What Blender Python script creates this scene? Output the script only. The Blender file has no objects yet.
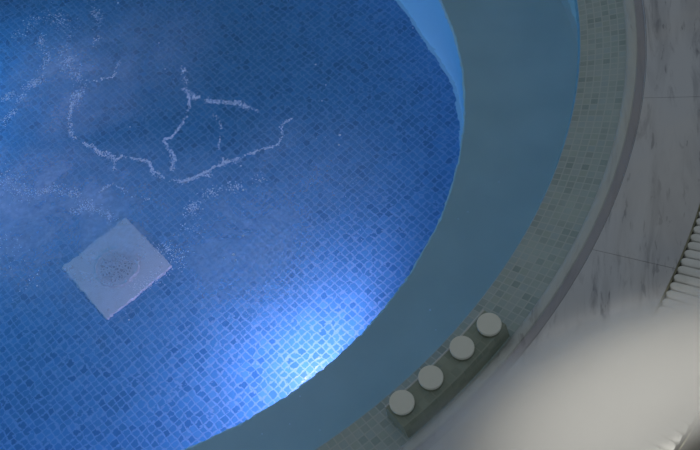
import bpy, bmesh, math, random
from mathutils import Vector, Matrix, noise
random.seed(7)
PI = math.pi
sc = bpy.context.scene
C = sc.collection

# ------------------------------------------------------------ plan (metres, pool centre at the origin, water at z = 0)
R_WATER, R_BAND, R_DECK, R_GRATE, R_OUT, R_WELL = 1.834, 1.972, 2.029, 2.246, 2.455, 1.452
Z_BAND, Z_DECK, Z_BENCH, Z_FLOOR = 0.033, 0.066, -0.66, -1.02
CAM = Vector((0.8902, -2.5007, 2.2))

# ------------------------------------------------------------ helpers
def link(name, me, mats, parent=None, kind=None):
    o = bpy.data.objects.new(name, me); C.objects.link(o)
    for m in (mats if isinstance(mats, (list, tuple)) else [mats]): me.materials.append(m)
    if parent: o.parent = parent
    if kind: o['kind'] = kind
    return o
def from_bm(name, bm, mats, parent=None, kind=None, smooth=True):
    me = bpy.data.meshes.new(name); bm.normal_update(); bm.to_mesh(me); bm.free()
    if smooth:
        for p in me.polygons: p.use_smooth = True
        try: me.set_sharp_from_angle(angle=math.radians(35))
        except Exception: pass
    return link(name, me, mats, parent, kind)
def tag(o, label, cat, group=None, kind=None):
    o['label'] = label; o['category'] = cat
    if group: o['group'] = group
    if kind: o['kind'] = kind
    return o
def ring_bm(profile, n=360, a0=0.0, a1=2*PI, uvs=None, closed_profile=False, skew=None):
    """sweep a profile of (r, z) round the pool; uvs: (u per radian, v per profile point)"""
    bm = bmesh.new(); uv = bm.loops.layers.uv.new('UVMap')
    full = abs((a1-a0) - 2*PI) < 1e-6
    cols = n if full else n+1
    V = []
    for i in range(cols):
        a = a0 + (a1-a0)*i/n
        V.append([bm.verts.new((r*math.cos(a), r*math.sin(a), z)) for r, z in profile])
    m = len(profile); segs = m if closed_profile else m-1
    for i in range(n):
        j = (i+1) % cols
        for k in range(segs):
            l = (k+1) % m
            f = bm.faces.new((V[i][k], V[j][k], V[j][l], V[i][l]))
            if uvs:
                au, vv = uvs
                us = (a0+(a1-a0)*i/n)*au, (a0+(a1-a0)*(i+1)/n)*au
                for lp, (u, v) in zip(f.loops, ((us[0], vv[k]), (us[1], vv[k]), (us[1], vv[l]), (us[0], vv[l]))):
                    lp[uv].uv = (u, v)
    if closed_profile and not full:
        bm.faces.new(V[0]); bm.faces.new(list(reversed(V[-1])))
    bmesh.ops.recalc_face_normals(bm, faces=bm.faces)
    return bm

class NT:
    """small node tree helper"""
    def __init__(s, name):
        s.m = bpy.data.materials.new(name); s.m.use_nodes = True
        s.t = s.m.node_tree; s.t.nodes.clear(); s.out = s.n('ShaderNodeOutputMaterial')
    def n(s, typ, **kw):
        nd = s.t.nodes.new(typ)
        for k, v in kw.items(): setattr(nd, k, v)
        return nd
    def l(s, a, b): s.t.links.new(a, b)
    def val(s, sock, v):
        if hasattr(v, 'is_linked'): s.l(v, sock)
        else: sock.default_value = v
    def math(s, op, a, b=0.0, c=None, clamp=False):
        nd = s.n('ShaderNodeMath', operation=op, use_clamp=clamp)
        s.val(nd.inputs[0], a); s.val(nd.inputs[1], b)
        if c is not None: s.val(nd.inputs[2], c)
        return nd.outputs[0]
    def mix(s, f, a, b):
        nd = s.n('ShaderNodeMix', data_type='RGBA')
        s.val(nd.inputs[0], f); s.val(nd.inputs[6], a); s.val(nd.inputs[7], b)
        return nd.outputs[2]
    def noise(s, vec, scale, detail=3, rough=.55, dist=0.0):
        nd = s.n('ShaderNodeTexNoise'); s.l(vec, nd.inputs['Vector'])
        nd.inputs['Scale'].default_value = scale; nd.inputs['Detail'].default_value = detail
        nd.inputs['Roughness'].default_value = rough; nd.inputs['Distortion'].default_value = dist
        return nd.outputs['Fac']
    def ramp(s, f, stops):
        nd = s.n('ShaderNodeValToRGB'); s.val(nd.inputs[0], f); e = nd.color_ramp.elements
        while len(e) < len(stops): e.new(.5)
        for q, (p, c) in zip(e, stops): q.position = p; q.color = (*c, 1) if len(c) == 3 else c
        return nd.outputs[0]
    def step(s, f, a, b):
        nd = s.n('ShaderNodeMapRange', interpolation_type='SMOOTHSTEP'); s.val(nd.inputs[0], f)
        nd.inputs[1].default_value = a; nd.inputs[2].default_value = b
        return nd.outputs[0]
    def mapping(s, vec, loc=(0,0,0), rot=(0,0,0), sc_=(1,1,1)):
        nd = s.n('ShaderNodeMapping'); s.l(vec, nd.inputs[0])
        nd.inputs[1].default_value = loc; nd.inputs[2].default_value = rot; nd.inputs[3].default_value = sc_
        return nd.outputs[0]
    def coords(s, which='Object'): return s.n('ShaderNodeTexCoord').outputs[which]
    def principled(s, col, rough=.5, spec=.5, bump=None, bstr=.3, bdist=.002, **kw):
        b = s.n('ShaderNodeBsdfPrincipled')
        s.val(b.inputs['Base Color'], col); s.val(b.inputs['Roughness'], rough)
        b.inputs['Specular IOR Level'].default_value = spec
        for k, v in kw.items(): s.val(b.inputs[k], v)
        if bump is not None:
            bn = s.n('ShaderNodeBump'); s.l(bump, bn.inputs['Height'])
            bn.inputs['Strength'].default_value = bstr; bn.inputs['Distance'].default_value = bdist
            s.l(bn.outputs[0], b.inputs['Normal'])
        s.l(b.outputs[0], s.out.inputs['Surface'])
        return s.m

def tile_mat(name, palette, grout, gw=.09, rough=.25, var=1.0, edge=.05):
    """square mosaic in UV space, one unit per tile, a colour picked for each tile"""
    t = NT(name); uv = t.coords('UV')
    sep = t.n('ShaderNodeSeparateXYZ'); t.l(uv, sep.inputs[0])
    fl = t.n('ShaderNodeVectorMath', operation='FLOOR'); t.l(uv, fl.inputs[0])
    wn = t.n('ShaderNodeTexWhiteNoise', noise_dimensions='3D'); t.l(fl.outputs[0], wn.inputs[0])
    d = []
    for ax in (0, 1):
        f = t.math('FRACT', sep.outputs[ax])
        d.append(t.math('MINIMUM', f, t.math('SUBTRACT', 1.0, f)))
    dist = t.math('MINIMUM', d[0], d[1])
    mask = t.step(dist, gw*.5, gw*.5+edge)
    n = len(palette)
    col = t.ramp(wn.outputs['Value'], [(i/n, c) for i, c in enumerate(palette)])
    t.t.nodes[-1]
    for nd in t.t.nodes:
        if nd.type == 'VALTORGB': nd.color_ramp.interpolation = 'CONSTANT'
    ob = t.coords('Object')
    cl = t.noise(ob, 9, 4)
    col2 = t.mix(t.math('MULTIPLY', t.step(cl, .35, .75), .35*var), col, (*[min(1, x*1.35) for x in palette[0]], 1))
    c = t.mix(mask, (*grout, 1), col2)
    return t.principled(c, rough, .5, bump=mask, bstr=.4, bdist=.001)
WISPS = [
    ([(0.054, -0.457), (0.106, -0.532), (0.19, -0.598), (0.209, -0.628)], 0.006, 1),
    ([(0.209, -0.628), (0.255, -0.624), (0.304, -0.671), (0.358, -0.734), (0.412, -0.77), (0.47, -0.765), (0.536, -0.744), (0.601, -0.731), (0.665, -0.733)], 0.006, 1.5),
    ([(0.665, -0.733), (0.726, -0.709), (0.747, -0.649), (0.772, -0.614)], 0.006, 0.6),
    ([(0.396, -0.656), (0.379, -0.708), (0.388, -0.758)], 0.008, 1.8),
    ([(0.396, -0.656), (0.368, -0.598), (0.438, -0.543), (0.471, -0.465), (0.451, -0.388)], 0.006, 0.8),
    ([(0.474, -0.44), (0.551, -0.48), (0.626, -0.52), (0.676, -0.552)], 0.009, 0.8),
    ([(0.196, -0.624), (0.196, -0.721), (0.14, -0.744), (0.076, -0.75)], 0.005, 0.6),
    ([(0.548, -0.748), (0.53, -0.678), (0.548, -0.625), (0.54, -0.521)], 0.006, 0.35),
    ([(0.195, -0.728), (0.278, -0.79), (0.313, -0.83)], 0.006, 0.3),
    ([(0.536, -0.739), (0.575, -0.739), (0.626, -0.738)], 0.012, 1.6),
    ([(-0.181, -0.255), (-0.102, -0.217), (-0.036, -0.184), (-0.016, -0.098), (-0.037, 0.022)], 0.02, 0.85),
    ([(0.147, 0.141), (0.171, 0.014), (0.153, -0.132)], 0.018, 0.5),
    ([(0.038, -0.115), (0.084, -0.22), (0.102, -0.296), (0.069, -0.338)], 0.03, 1.53),
    ([(0.069, -0.338), (0.054, -0.451), (0.091, -0.518), (0.152, -0.575), (0.212, -0.631)], 0.008, 0.7),
    ([(0.149, -0.266), (0.215, -0.268), (0.244, -0.214)], 0.006, 0.5),
    ([(0.45, -0.295), (0.465, -0.421), (0.549, -0.48), (0.655, -0.544)], 0.012, 0.8),
    ([(-0.178, -0.367), (-0.127, -0.314), (-0.036, -0.184)], 0.02, 0.59),
    ([(-0.134, 0.033), (-0.079, 0.093), (0.019, 0.102), (0.088, -0.017), (0.018, -0.09)], 0.04, 0.51),
    ([(-0.171, -0.577), (-0.108, -0.641), (-0.058, -0.7)], 0.05, 0.68),
    ([(-0.058, -0.7), (0.003, -0.687), (0.075, -0.721), (0.134, -0.796)], 0.02, 0.59),
    ([(0.062, -0.791), (0.134, -0.796), (0.191, -0.854)], 0.02, 0.59),
    ([(0.319, -0.699), (0.364, -0.742), (0.422, -0.773), (0.507, -0.767)], 0.008, 0.8),
    ([(0.424, -0.889), (0.475, -0.846), (0.57, -0.843), (0.646, -0.806)], 0.02, 0.85),
    ([(0.39, -1.018), (0.418, -0.957), (0.448, -0.882)], 0.05, 0.59),
    ([(0.277, -0.995), (0.335, -0.99), (0.375, -1.054), (0.292, -1.11), (0.247, -1.111)], 0.03, 0.68),
    ([(-0.152, -0.833), (-0.138, -0.933), (-0.09, -0.999)], 0.06, 0.26),
]
SPECKS =  [(0.182, -0.889, 1), (0.54, -1.076, 3), (0.576, -1.019, 2.5), (0.511, -1.08, 1.5), (0.545, -1.096, 1.8), (0.921, -0.729, 2.6), (0.911, -0.766, 2), (0.896, -0.415, 2), (0.914, -0.513, 1.5), (0.89, -0.576, 1.5), (0.394, -0.283, 1.5), (0.382, -0.154, 1.6), (0.247, 0.093, 2.2), (0.6, -0.762, 2), (0.596, -0.855, 2.4), (0.553, -0.816, 1.5), (0.261, -0.504, 1.5), (0.221, -1.213, 1.5), (1.345, -1.032, 1.2), (1.231, -1.11, 1.2), (1.198, -1.126, 1), (1.052, -1.391, 1.6), (0.626, -1.622, 1.2), (0.7, -1.656, 1), (0.551, -1.632, 1.2), (0.664, -1.553, 1.2), (1.053, -1.453, 1), (1.241, -0.35, 1.5), (1.568, -0.6, 1)]
# ------------------------------------------------------------ scene values
DRAIN = (-.023, -.570)
BUMP = .0018
MIST = 40.0; MIST_LOC = (1.37, -1.812, .24); MIST_SC = (.60, .20, .11); MIST_ROT = 13
WORLD = ((.87, .97, 1.04, 1), .205)
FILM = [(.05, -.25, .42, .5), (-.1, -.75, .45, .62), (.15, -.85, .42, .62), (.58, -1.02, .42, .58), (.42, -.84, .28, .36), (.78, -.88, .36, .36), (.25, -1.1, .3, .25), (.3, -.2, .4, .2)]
LIGHTS = [
  ('lamp_well', (1.36*math.cos(-1.04), 1.36*math.sin(-1.04), -.68), (.35, -.75, -1.0), 17.5, (.93, .55, .84), 165, .06, .5),
  ('well_fill_far', (-1.36, .35, -.78), (.3, -.4, -1.0), 56, (.09, .53, 1.0), 140, .05, .7),  # unseen lamp added to lift the blue of the floor on the left
  ('foam_fill_spot', (2.7, .7, 2.5), (.22, -.66, 0), 250, (.56, .62, 1.0), 29, .05, .9),  # unseen spot added overhead to brighten the foam and bubble film
  ('mist_fill_spot', (1.30, -2.60, 2.5), (1.42, -1.845, 0.20), 285, (1.0, .96, .86), 24.5, .04, 1.0),  # unseen spot added near the camera, fitted to the mist to brighten it
]
# ------------------------------------------------------------ materials
def marble_mat(name, base, dark, streak=1.0, rough=.38):
    t = NT(name); ob = t.coords('Object')
    rot = (0, 0, math.radians(20.6))            # the veins run across the slabs in one direction
    ro_ = t.mapping(ob, rot=rot)
    v1 = t.mapping(ro_, sc_=(18, 3.2, 16)); v2 = t.mapping(ro_, sc_=(8, 1.6, 7))
    v3 = t.mapping(ro_, sc_=(60, 15, 46))
    a = t.noise(v1, 1.0, 6, .62, 1.1); b = t.noise(v2, 1.0, 4, .6, .6); c = t.noise(v3, 1.0, 3, .5, .4)
    m1 = t.math('MULTIPLY', t.step(a, .52, .70), .6*streak)
    m2 = t.math('MULTIPLY', t.step(b, .42, .68), .5*streak)
    m3 = t.math('MULTIPLY', t.math('MULTIPLY', t.step(c, .58, .70), t.step(b, .42, .58)), 1.1*streak)
    mm = t.math('ADD', t.math('ADD', m1, m2), m3, clamp=True)
    col = t.mix(mm, (*base, 1), (*dark, 1))
    warm = t.math('MULTIPLY', t.step(t.noise(ob, 3.1, 3), .42, .68), .5)
    col = t.mix(warm, col, (base[0]*1.12, base[1]*1.04, base[2]*.94, 1))
    return t.principled(col, rough, .35, bump=a, bstr=.08, bdist=.001)
M_marble = marble_mat('grey_veined_marble', (.60, .615, .655), (.27, .28, .32), 1.1)
M_coping = marble_mat('coping_marble', (.56, .60, .595), (.34, .35, .36), .8)
M_gutter = marble_mat('gutter_marble', (.43, .43, .475), (.26, .26, .30), .6)
t = NT('dark_joint'); M_joint = t.principled((.24, .24, .24, 1), .8)
t = NT('mossy_joint')
M_moss = t.principled(t.mix(t.step(t.noise(t.coords(), 30, 3), .35, .65), (.16, .155, .10, 1), (.30, .29, .21, 1)), .8)
t = NT('shade_toned_paving'); M_pave = t.principled(t.mix(t.noise(t.coords(), 12, 4), (.045, .045, .045, 1), (.08, .08, .075, 1)), .7)  # near-black: the darkness beyond the grate is put into the colour

M_band = tile_mat('grey_green_mosaic', [(.36, .455, .465), (.34, .44, .44), (.39, .47, .48), (.37, .46, .46), (.34, .42, .42), (.375, .46, .44), (.36, .46, .49), (.32, .40, .405), (.37, .46, .47), (.28, .365, .37)],
                  (.47, .54, .54), .10, .35)
M_block = tile_mat('block_mosaic', [(.29, .34, .28), (.265, .315, .26), (.31, .36, .30), (.25, .30, .245)], (.32, .36, .30), .08, .45)
M_blue = tile_mat('blue_mosaic', [(.06, .27, .58), (.055, .25, .54), (.07, .29, .60), (.05, .235, .51), (.06, .275, .58), (.08, .31, .64), (.06, .26, .57), (.04, .20, .46)],
                  (.17, .385, .71), .10, .3, 1.0, .10)
t = NT('bench_plaster'); ob = t.coords()
M_bench = t.principled(t.mix(t.step(t.noise(ob, 4, 5), .35, .7), (.68, .63, .61, 1), (.76, .69, .66, 1)), .6)
t = NT('pale_plaster'); M_wall = t.principled((.40, .66, .86, 1), .5)

def white_plastic():
    t = NT('white_plastic'); ob = t.coords()
    return t.principled(t.mix(t.step(t.noise(ob, 14, 4), .4, .75), (.80, .80, .78, 1), (.66, .66, .62, 1)), .42, .4)
M_slat = white_plastic()
t = NT('button_plastic'); M_button = t.principled(t.mix(t.noise(t.coords(), 40, 3), (.78, .80, .72, 1), (.86, .87, .80, 1)), .45, .4)
t = NT('button_collar'); M_collar = t.principled((.22, .25, .19, 1), .5, .4)
t = NT('seal_line'); M_seal = t.principled((.60, .62, .60, 1), .6)
t = NT('drain_plastic'); M_drain = t.principled(t.mix(t.noise(t.coords(), 25, 4), (.52, .61, .76, 1), (.58, .67, .82, 1)), .5, .3)
t = NT('drain_grille'); M_grille = t.principled((.50, .57, .70, 1), .5, .3)
t = NT('hole_shade'); M_hole_shade = t.principled((.20, .23, .30, 1), .8, .2)  # dark tone stands in for the shade inside the holes

# ------------------------------------------------------------ the basin
U = 519/(2*PI)                                   # mosaic columns round the band
prof = [(1.828, -.03), (1.831, -.012), (R_WATER, 0.0)]
for k in range(1, 7): prof.append((R_WATER+(R_BAND-R_WATER)*k/6, Z_BAND*k/6))
vv = [-1.3, -.5, 0, 1, 2, 3, 4, 5, 6]
band = from_bm('trim_1', ring_bm(prof, 360, uvs=(U, vv)), M_band, kind='structure')
# basin wall, bench and well wall in one swept shell each
wall_u = from_bm('wall_upper_basin', ring_bm([(1.828, -.03), (1.832, -.055), (1.85, -.085), (1.895, -.12), (1.915, -.20), (1.92, -.4), (1.92, Z_BENCH+.02), (1.90, Z_BENCH)], 240), M_bench, kind='structure')
bench = from_bm('wall_bench', ring_bm([(1.90, Z_BENCH), (1.6, Z_BENCH), (R_WELL+.006, Z_BENCH), (R_WELL, Z_BENCH-.006), (R_WELL, Z_BENCH-.02)], 360), M_bench, kind='structure')
TT = .0255
bmw = ring_bm([(R_WELL, Z_BENCH-.02), (R_WELL, -.85), (R_WELL-.001, Z_FLOOR+.02), (R_WELL-.006, Z_FLOOR+.004), (R_WELL-.02, Z_FLOOR)], 360)
for v in bmw.verts:                              # the well wall leans out into a broad foot on one side
    a = math.degrees(math.atan2(v.co.y, v.co.x)); q = min(1, max(0, (a+5)/16))*min(1, max(0, (100-a)/40))
    q = q*q*(3-2*q); dep = (Z_BENCH-v.co.z)/(Z_BENCH-Z_FLOOR)
    rr = math.hypot(v.co.x, v.co.y); k = (rr-.055*q*max(0, dep-.05))/rr; v.co.x *= k; v.co.y *= k
wall_w = from_bm('wall_well', bmw, M_wall, kind='structure')
bm = bmesh.new(); uv = bm.loops.layers.uv.new('UVMap')
bmesh.ops.create_circle(bm, cap_ends=True, radius=R_WELL-.019, segments=240)
ca, sa = math.cos(math.radians(-31.8)), math.sin(math.radians(-31.8))
for f in bm.faces:
    for lp in f.loops:
        x, y = lp.vert.co.x, lp.vert.co.y
        lp[uv].uv = ((ca*x-sa*y)/TT+100, (sa*x+ca*y)/TT+100)
for v in bm.verts: v.co.z = Z_FLOOR
from_bm('pool_floor', bm, M_blue, kind='structure', smooth=False)

# ------------------------------------------------------------ coping and deck
prof = [(R_BAND, Z_BAND-.01), (R_BAND, Z_BAND+.003), (R_BAND+.002, Z_BAND+.008), (R_BAND+.008, Z_BAND+.012), (1.996, .053), (2.0, .0525), (2.003, .049)]
from_bm('trim_2', ring_bm(prof, 360), M_coping, kind='structure')
prof = [(2.003, .049), (2.008, .0475), (2.018, .047), (2.024, .050), (2.026, .056)]
from_bm('trim_3', ring_bm(prof, 360), M_gutter, kind='structure')
# deck slabs, cut at the radial joints
NS = 23; A0 = math.radians(-41.57); bm = bmesh.new()
def slab(bm, a0, a1, r0, r1, z0, z1, n=14, bev=.002):
    prof = [(r0, z0), (r0, z1-.006), (r0+.0015, z1-.002), (r0+.005, z1), (r1-bev, z1), (r1, z1-bev), (r1, z0)]
    b = ring_bm(prof, n, a0, a1, closed_profile=True)
    me = bpy.data.meshes.new('tmp'); b.to_mesh(me); b.free(); bm.from_mesh(me); bpy.data.meshes.remove(me)
for k in range(NS):
    a = A0 + k*2*PI/NS
    slab(bm, a+.0003, a+2*PI/NS-.0003, 2.026, R_GRATE-.006, Z_DECK-.03, Z_DECK)
for v in bm.verts:                               # the joints run a little askew of the radius
    r = math.hypot(v.co.x, v.co.y); v.co = Matrix.Rotation((r-2.09)*.09, 4, 'Z') @ v.co
bm2 = ring_bm([(2.027, Z_DECK-.0015), (R_GRATE-.007, Z_DECK-.0015)], 360)
me = bpy.data.meshes.new('tmp'); bm2.to_mesh(me); bm2.free(); nf = len(bm.faces)
bm.from_mesh(me); bm.faces.ensure_lookup_table()
for f in bm.faces[nf:]: f.material_index = 1
from_bm('floor', bm, [M_marble, M_joint], kind='structure')
from_bm('trim_4', ring_bm([(R_GRATE-.006, Z_DECK-.003), (R_GRATE-.001, Z_DECK-.004), (R_GRATE-.0005, -.02), (R_OUT-.004, -.02), (R_OUT-.003, Z_DECK), (R_OUT, Z_DECK)], 360), M_moss, kind='structure')
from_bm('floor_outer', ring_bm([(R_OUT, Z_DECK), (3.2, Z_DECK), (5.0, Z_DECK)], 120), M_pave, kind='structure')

# ------------------------------------------------------------ overflow grate: rounded slats side by side
bm = bmesh.new(); NSL = 522; skew = math.radians(10)
secs = [(0.0, .35, -.004), (.004, .8, -.001), (.012, 1.0, 0.0), (.10, 1.0, 0.0), (R_OUT-R_GRATE-.016, 1.0, 0.0), (R_OUT-R_GRATE-.008, .7, -.003)]
hw = .0120; shape = [(-1.0, -.022), (-1.0, -.008), (-.9, -.0035), (-.6, -.0008), (0, 0), (.6, -.0008), (.9, -.0035), (1.0, -.008), (1.0, -.022)]
for i in range(NSL):
    a = 2*PI*i/NSL
    p0 = Vector((math.cos(a), math.sin(a), 0))*(R_GRATE-.001)
    d = Vector((math.cos(a+skew), math.sin(a+skew), 0)); s = Vector((-d.y, d.x, 0))
    rows = []
    for L, w, dz in secs:
        c = p0 + d*L
        rows.append([bm.verts.new(c + s*(x*hw*w*(1+L*.38)) + Vector((0, 0, Z_DECK+.002+z+dz))) for x, z in shape])
    for A, B in zip(rows, rows[1:]):
        for k in range(len(shape)-1): bm.faces.new((A[k], A[k+1], B[k+1], B[k]))
    bm.faces.new(rows[0][::-1]); bm.faces.new(rows[-1])
bmesh.ops.recalc_face_normals(bm, faces=bm.faces)
grate = from_bm('overflow_grate', bm, M_slat)
tag(grate, 'white plastic overflow grate of rounded slats around the marble deck', 'grate')
for rr in (R_GRATE+.05, R_OUT-.06):
    from_bm('connecting_rod', ring_bm([(rr-.004, .035), (rr, .039), (rr+.004, .035), (rr, .031)], 360, closed_profile=True), M_collar, grate)

# ------------------------------------------------------------ control block with four push buttons
blk = bpy.data.objects.new('control_block', None); C.objects.link(blk)
am = math.radians(-56.6); blk.location = (1.918*math.cos(am), 1.918*math.sin(am), Z_BAND*.6)
tag(blk, 'low grey green mosaic block with four round push buttons on the tiled rim', 'control block')
bpy.context.view_layer.update(); inv = Matrix.Translation(-Vector(blk.location))
def local(bm):
    bmesh.ops.transform(bm, matrix=inv, verts=bm.verts); return bm
ZB = .082; ri, ro = 1.882, 1.953; b0, b1 = math.radians(-62.25), math.radians(-51.15)
e = .003
prof = [(ri, .006), (ri, ZB-e), (ri+e*.3, ZB-e*.3), (ri+e, ZB), (ro-e, ZB), (ro-e*.3, ZB-e*.3), (ro, ZB-e), (ro+.0155, .022)]
vv = [-3, 0, .1, .2, 3.0, 3.1, 3.2, 6]
bb = ring_bm(prof, 40, b0, b1, uvs=(U, vv), closed_profile=True)
from_bm('body', local(bb), M_block, blk)
from_bm('seal', local(ring_bm([(ri-.0025, .0125), (ri-.0025, ZB-.001), (ri, ZB+.0012), (ri+.003, ZB+.0006), (ri+.0005, .0125)], 40, b0, b1, closed_profile=True)), M_seal, blk)
discs = [(1.181, -1.517), (1.098, -1.563), (1.003, -1.623), (.919, -1.67)]
def lathe(prof, n=48):
    bm = bmesh.new(); rings = []
    for r, z in prof: rings.append([bm.verts.new((r*math.cos(2*PI*i/n), r*math.sin(2*PI*i/n), z)) for i in range(n)])
    for A, B in zip(rings, rings[1:]):
        for i in range(n): bm.faces.new((A[i], A[(i+1) % n], B[(i+1) % n], B[i]))
    bm.faces.new(rings[0][::-1]); bm.faces.new(rings[-1]); return bm
cap0 = col0 = None
for x, y in discs:
    loc = Vector((x, y, ZB-.001)) - Vector(blk.location)
    if cap0 is None:
        cap0 = from_bm('push_button', lathe([(.0295, .010), (.0312, .0115), (.0315, .0195), (.031, .021), (.029, .0218), (.0275, .0216), (.001, .0219)]), M_button, blk)
        col0 = from_bm('collar', lathe([(.031, -.002), (.031, .0105), (.029, .0115), (.02, .0115)]), M_collar, cap0)
        cap0.location = loc
    else:
        c = cap0.copy(); C.objects.link(c); c.parent = blk; c.location = loc
        k = col0.copy(); C.objects.link(k); k.parent = c

# ------------------------------------------------------------ main drain cover on the pool floor
DR = bpy.data.objects.new('main_drain', None); C.objects.link(DR)
DR.location = (DRAIN[0], DRAIN[1], Z_FLOOR); DR.rotation_euler = (0, 0, math.radians(32.0))
tag(DR, 'pale grey square drain cover with a round perforated grille on the blue pool floor', 'drain cover')
bm = bmesh.new(); bmesh.ops.create_cube(bm, size=1)
for v in bm.verts: v.co = Vector((v.co.x*.312, v.co.y*.312, v.co.z*.010+.003))
bmesh.ops.bevel(bm, geom=[q for q in bm.edges], offset=.004, segments=3, affect='EDGES')
from_bm('cover_plate', bm, M_drain, DR)
g = from_bm('grille', lathe([(.088, .006), (.088, .0092), (.086, .0105), (.081, .0105), (.079, .0090), (.001, .0112)], 64), M_grille, DR)
bm = bmesh.new()
for rr, cnt in ((.0, 1), (.012, 6), (.024, 12), (.036, 18), (.048, 22), (.06, 26)):
    for i in range(cnt):
        a = 2*PI*i/cnt + rr*30
        m = Matrix.Translation((rr*math.cos(a), rr*math.sin(a), .0100))
        bmesh.ops.create_cone(bm, cap_ends=True, segments=8, radius1=.0028, radius2=.0028, depth=.003, matrix=m)
from_bm('hole_shade_discs', bm, M_hole_shade, g, smooth=False)  # solid dark discs on the grille, coloured like shaded holes
scr = None
for sx, sy in ((1, 1), (1, -1), (-1, 1), (-1, -1)):
    if scr is None: scr = o = from_bm('screw', lathe([(.007, .006), (.007, .0085), (.005, .0095), (.001, .0095)], 16), M_grille, DR)
    else: o = scr.copy(); C.objects.link(o); o.parent = DR
    o.location = (sx*.125, sy*.125, 0)

# ------------------------------------------------------------ water surface
t = NT('pool_water'); ob = t.coords()
geo = t.n('ShaderNodeNewGeometry')
n1 = t.noise(ob, 11, 3, .5, .4); n2 = t.noise(ob, 34, 2, .5, .3)
sep = t.n('ShaderNodeSeparateXYZ'); t.l(ob, sep.inputs[0])
h = t.math('ADD', t.math('MULTIPLY', n1, .7), t.math('MULTIPLY', n2, .16))
bn = t.n('ShaderNodeBump'); t.l(h, bn.inputs['Height']); bn.inputs['Strength'].default_value = 1.0; bn.inputs['Distance'].default_value = BUMP
gl = t.n('ShaderNodeBsdfGlass'); gl.inputs['IOR'].default_value = 1.33; gl.inputs['Roughness'].default_value = 0.0
gl.inputs['Color'].default_value = (.78, .97, 1.0, 1); t.l(bn.outputs[0], gl.inputs['Normal'])
# thin film of fine bubbles drifting in patches
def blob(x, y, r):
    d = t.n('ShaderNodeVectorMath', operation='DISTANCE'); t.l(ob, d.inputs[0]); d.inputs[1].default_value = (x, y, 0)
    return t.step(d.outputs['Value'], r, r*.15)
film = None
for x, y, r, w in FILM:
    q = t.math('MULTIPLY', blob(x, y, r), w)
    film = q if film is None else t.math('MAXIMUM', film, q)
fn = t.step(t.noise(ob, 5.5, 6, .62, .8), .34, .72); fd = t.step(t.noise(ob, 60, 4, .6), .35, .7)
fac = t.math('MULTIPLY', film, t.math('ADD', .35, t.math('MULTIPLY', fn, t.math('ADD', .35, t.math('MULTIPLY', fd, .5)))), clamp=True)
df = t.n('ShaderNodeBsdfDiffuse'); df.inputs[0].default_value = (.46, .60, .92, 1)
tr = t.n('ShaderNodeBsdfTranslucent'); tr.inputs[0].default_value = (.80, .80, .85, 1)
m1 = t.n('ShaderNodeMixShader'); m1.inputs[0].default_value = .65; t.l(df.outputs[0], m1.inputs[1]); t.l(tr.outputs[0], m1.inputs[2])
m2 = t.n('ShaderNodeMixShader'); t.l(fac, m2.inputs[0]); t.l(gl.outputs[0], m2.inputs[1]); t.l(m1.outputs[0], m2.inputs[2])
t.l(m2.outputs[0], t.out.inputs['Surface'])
bm = bmesh.new(); bmesh.ops.create_circle(bm, cap_ends=True, radius=R_WATER+.002, segments=360)
bm.normal_update()
for f in bm.faces:
    if f.normal.z < 0: f.normal_flip()
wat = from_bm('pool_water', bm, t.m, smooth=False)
tag(wat, 'clear rippled blue lit water filling the round pool', 'water', kind='stuff')

# ------------------------------------------------------------ bubbles and foam strands afloat
t = NT('foam'); df = t.n('ShaderNodeBsdfDiffuse'); df.inputs[0].default_value = (.82, .88, 1.0, 1)
tr = t.n('ShaderNodeBsdfTranslucent'); tr.inputs[0].default_value = (.80, .90, 1.0, 1)
m1 = t.n('ShaderNodeMixShader'); m1.inputs[0].default_value = .6; t.l(df.outputs[0], m1.inputs[1]); t.l(tr.outputs[0], m1.inputs[2]); t.l(m1.outputs[0], t.out.inputs['Surface'])
M_foam = t.m
# each bubble is a small open dome on the water
DV = [(0, 0, 1)] + [(.62*math.cos(k*PI/3), .62*math.sin(k*PI/3), .72) for k in range(6)] + [(math.cos(k*PI/3), math.sin(k*PI/3), .1) for k in range(6)]
DF = [(0, 1+k, 1+(k+1) % 6) for k in range(6)] + [(1+k, 7+k, 7+(k+1) % 6, 1+(k+1) % 6) for k in range(6)]
verts, faces = [], []
taken = set()
def bubble(x, y, r):
    key = (round(x/.0021), round(y/.0021))
    if key in taken: return                      # bubbles lie side by side, never piled up
    taken.add(key)
    b = len(verts); z0 = .0002
    verts.extend((x+v[0]*r, y+v[1]*r, z0+v[2]*r*.7) for v in DV); faces.extend([b+i for i in f] for f in DF)
for pts, w, dens in WISPS:
    for i, ((x0, y0), (x1, y1)) in enumerate(zip(pts, pts[1:])):
        L = math.hypot(x1-x0, y1-y0)
        for k in range(int(L*2300*dens)):
            u = random.random(); x = x0+(x1-x0)*u; y = y0+(y1-y0)*u
            nx = noise.noise(Vector((x*14, y*14, 3)))*.022 + noise.noise(Vector((x*55, y*55, 3)))*.008; ny = noise.noise(Vector((x*14, y*14, 9)))*.022 + noise.noise(Vector((x*55, y*55, 9)))*.008
            dd = noise.noise(Vector((x*22, y*22, 1)))
            if random.random() > .52+dd*2.1: continue
            bubble(x+nx+random.gauss(0, w*.45), y+ny+random.gauss(0, w*.45), random.uniform(.0010, .0019) if random.random() < .93 else .0028)
for x, y, r in SPECKS: bubble(x, y, r*.0017)
for k in range(900):                             # lone bubbles scattered over the churned half of the pool
    x, y = random.uniform(-.3, .95), random.uniform(-1.2, .2)
    if noise.noise(Vector((x*4, y*4, 5))) < .05: continue
    bubble(x, y, random.uniform(.0005, .0011))
me = bpy.data.meshes.new('foam_bubbles'); me.from_pydata(verts, [], faces); me.update()
foam = link('foam_bubbles', me, M_foam)
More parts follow.
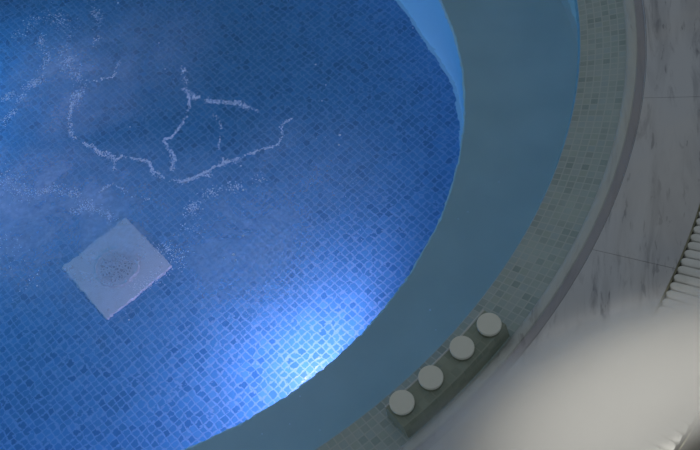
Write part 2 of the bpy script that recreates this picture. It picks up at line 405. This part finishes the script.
tag(foam, 'white strands and specks of bubbles drifting on the blue water', 'foam', kind='stuff')

# ------------------------------------------------------------ mist over the deck
if MIST > 0:
    t = NT('mist'); ob = t.coords()
    ln = t.n('ShaderNodeVectorMath', operation='LENGTH'); t.l(ob, ln.inputs[0])
    wob = t.math('ADD', ln.outputs['Value'], t.math('MULTIPLY', t.math('SUBTRACT', t.noise(ob, 1.3, 2), .5), .35))
    dn = t.math('MULTIPLY', t.step(wob, .98, .45), MIST)
    pv = t.n('ShaderNodeVolumePrincipled'); pv.inputs['Color'].default_value = (.97, .97, .97, 1); t.l(dn, pv.inputs['Density'])
    pv.inputs['Anisotropy'].default_value = 0.0
    t.l(pv.outputs[0], t.out.inputs['Volume'])
    bm = bmesh.new(); bmesh.ops.create_icosphere(bm, subdivisions=4, radius=1)
    mist = from_bm('drifting_mist', bm, t.m)
    mist.location = MIST_LOC; mist.scale = MIST_SC; mist.rotation_euler = (0, 0, math.radians(MIST_ROT))
    tag(mist, 'soft white mist drifting low over the deck and grate', 'mist', kind='stuff')

# ------------------------------------------------------------ lights
w = bpy.data.worlds.new('dusk'); sc.world = w; w.use_nodes = True
bg = w.node_tree.nodes['Background']; bg.inputs[0].default_value = WORLD[0]; bg.inputs[1].default_value = WORLD[1]
def spot(name, loc, target, power, col, size, radius=.04, blend=.6):
    l = bpy.data.lights.new(name, 'SPOT'); l.energy = power; l.color = col; l.spot_size = math.radians(size); l.spot_blend = blend; l.shadow_soft_size = radius
    o = bpy.data.objects.new(name, l); C.objects.link(o); o.location = loc
    o.rotation_euler = (Vector(target)-Vector(loc)).to_track_quat('-Z', 'Y').to_euler(); return o
for a in LIGHTS: o = spot(*a)
zz = (Vector(o.location)-Vector(LIGHTS[-1][2])).normalized(); xx = Vector((math.cos(math.radians(MIST_ROT)), math.sin(math.radians(MIST_ROT)), 0))
xx = (xx-zz*xx.dot(zz)).normalized(); yy = zz.cross(xx)     # an oval pool of light, longer one way than the other
o.rotation_euler = Matrix((xx, yy, zz)).transposed().to_euler(); o.scale = (1, .47, 1)

# ------------------------------------------------------------ camera
cam = bpy.data.cameras.new('camera'); cam.sensor_width = 36; cam.lens = 900/700*36; cam.clip_start = .05
co = bpy.data.objects.new('camera', cam); C.objects.link(co)
co.matrix_world = Matrix.Translation(CAM) @ Matrix.Rotation(0.578410723, 4, 'X') @ Matrix.Rotation(-0.2214272345, 4, 'Z')
sc.camera = co
sc.view_settings.view_transform = 'Standard'; sc.view_settings.look = 'None'; sc.view_settings.gamma = 1; sc.view_settings.exposure = 0
sc.view_settings.use_curve_mapping = False
sc.cycles.use_denoising = True; sc.cycles.max_bounces = 10; sc.cycles.sample_clamp_indirect = 3.0
sc.cycles.volume_bounces = 2
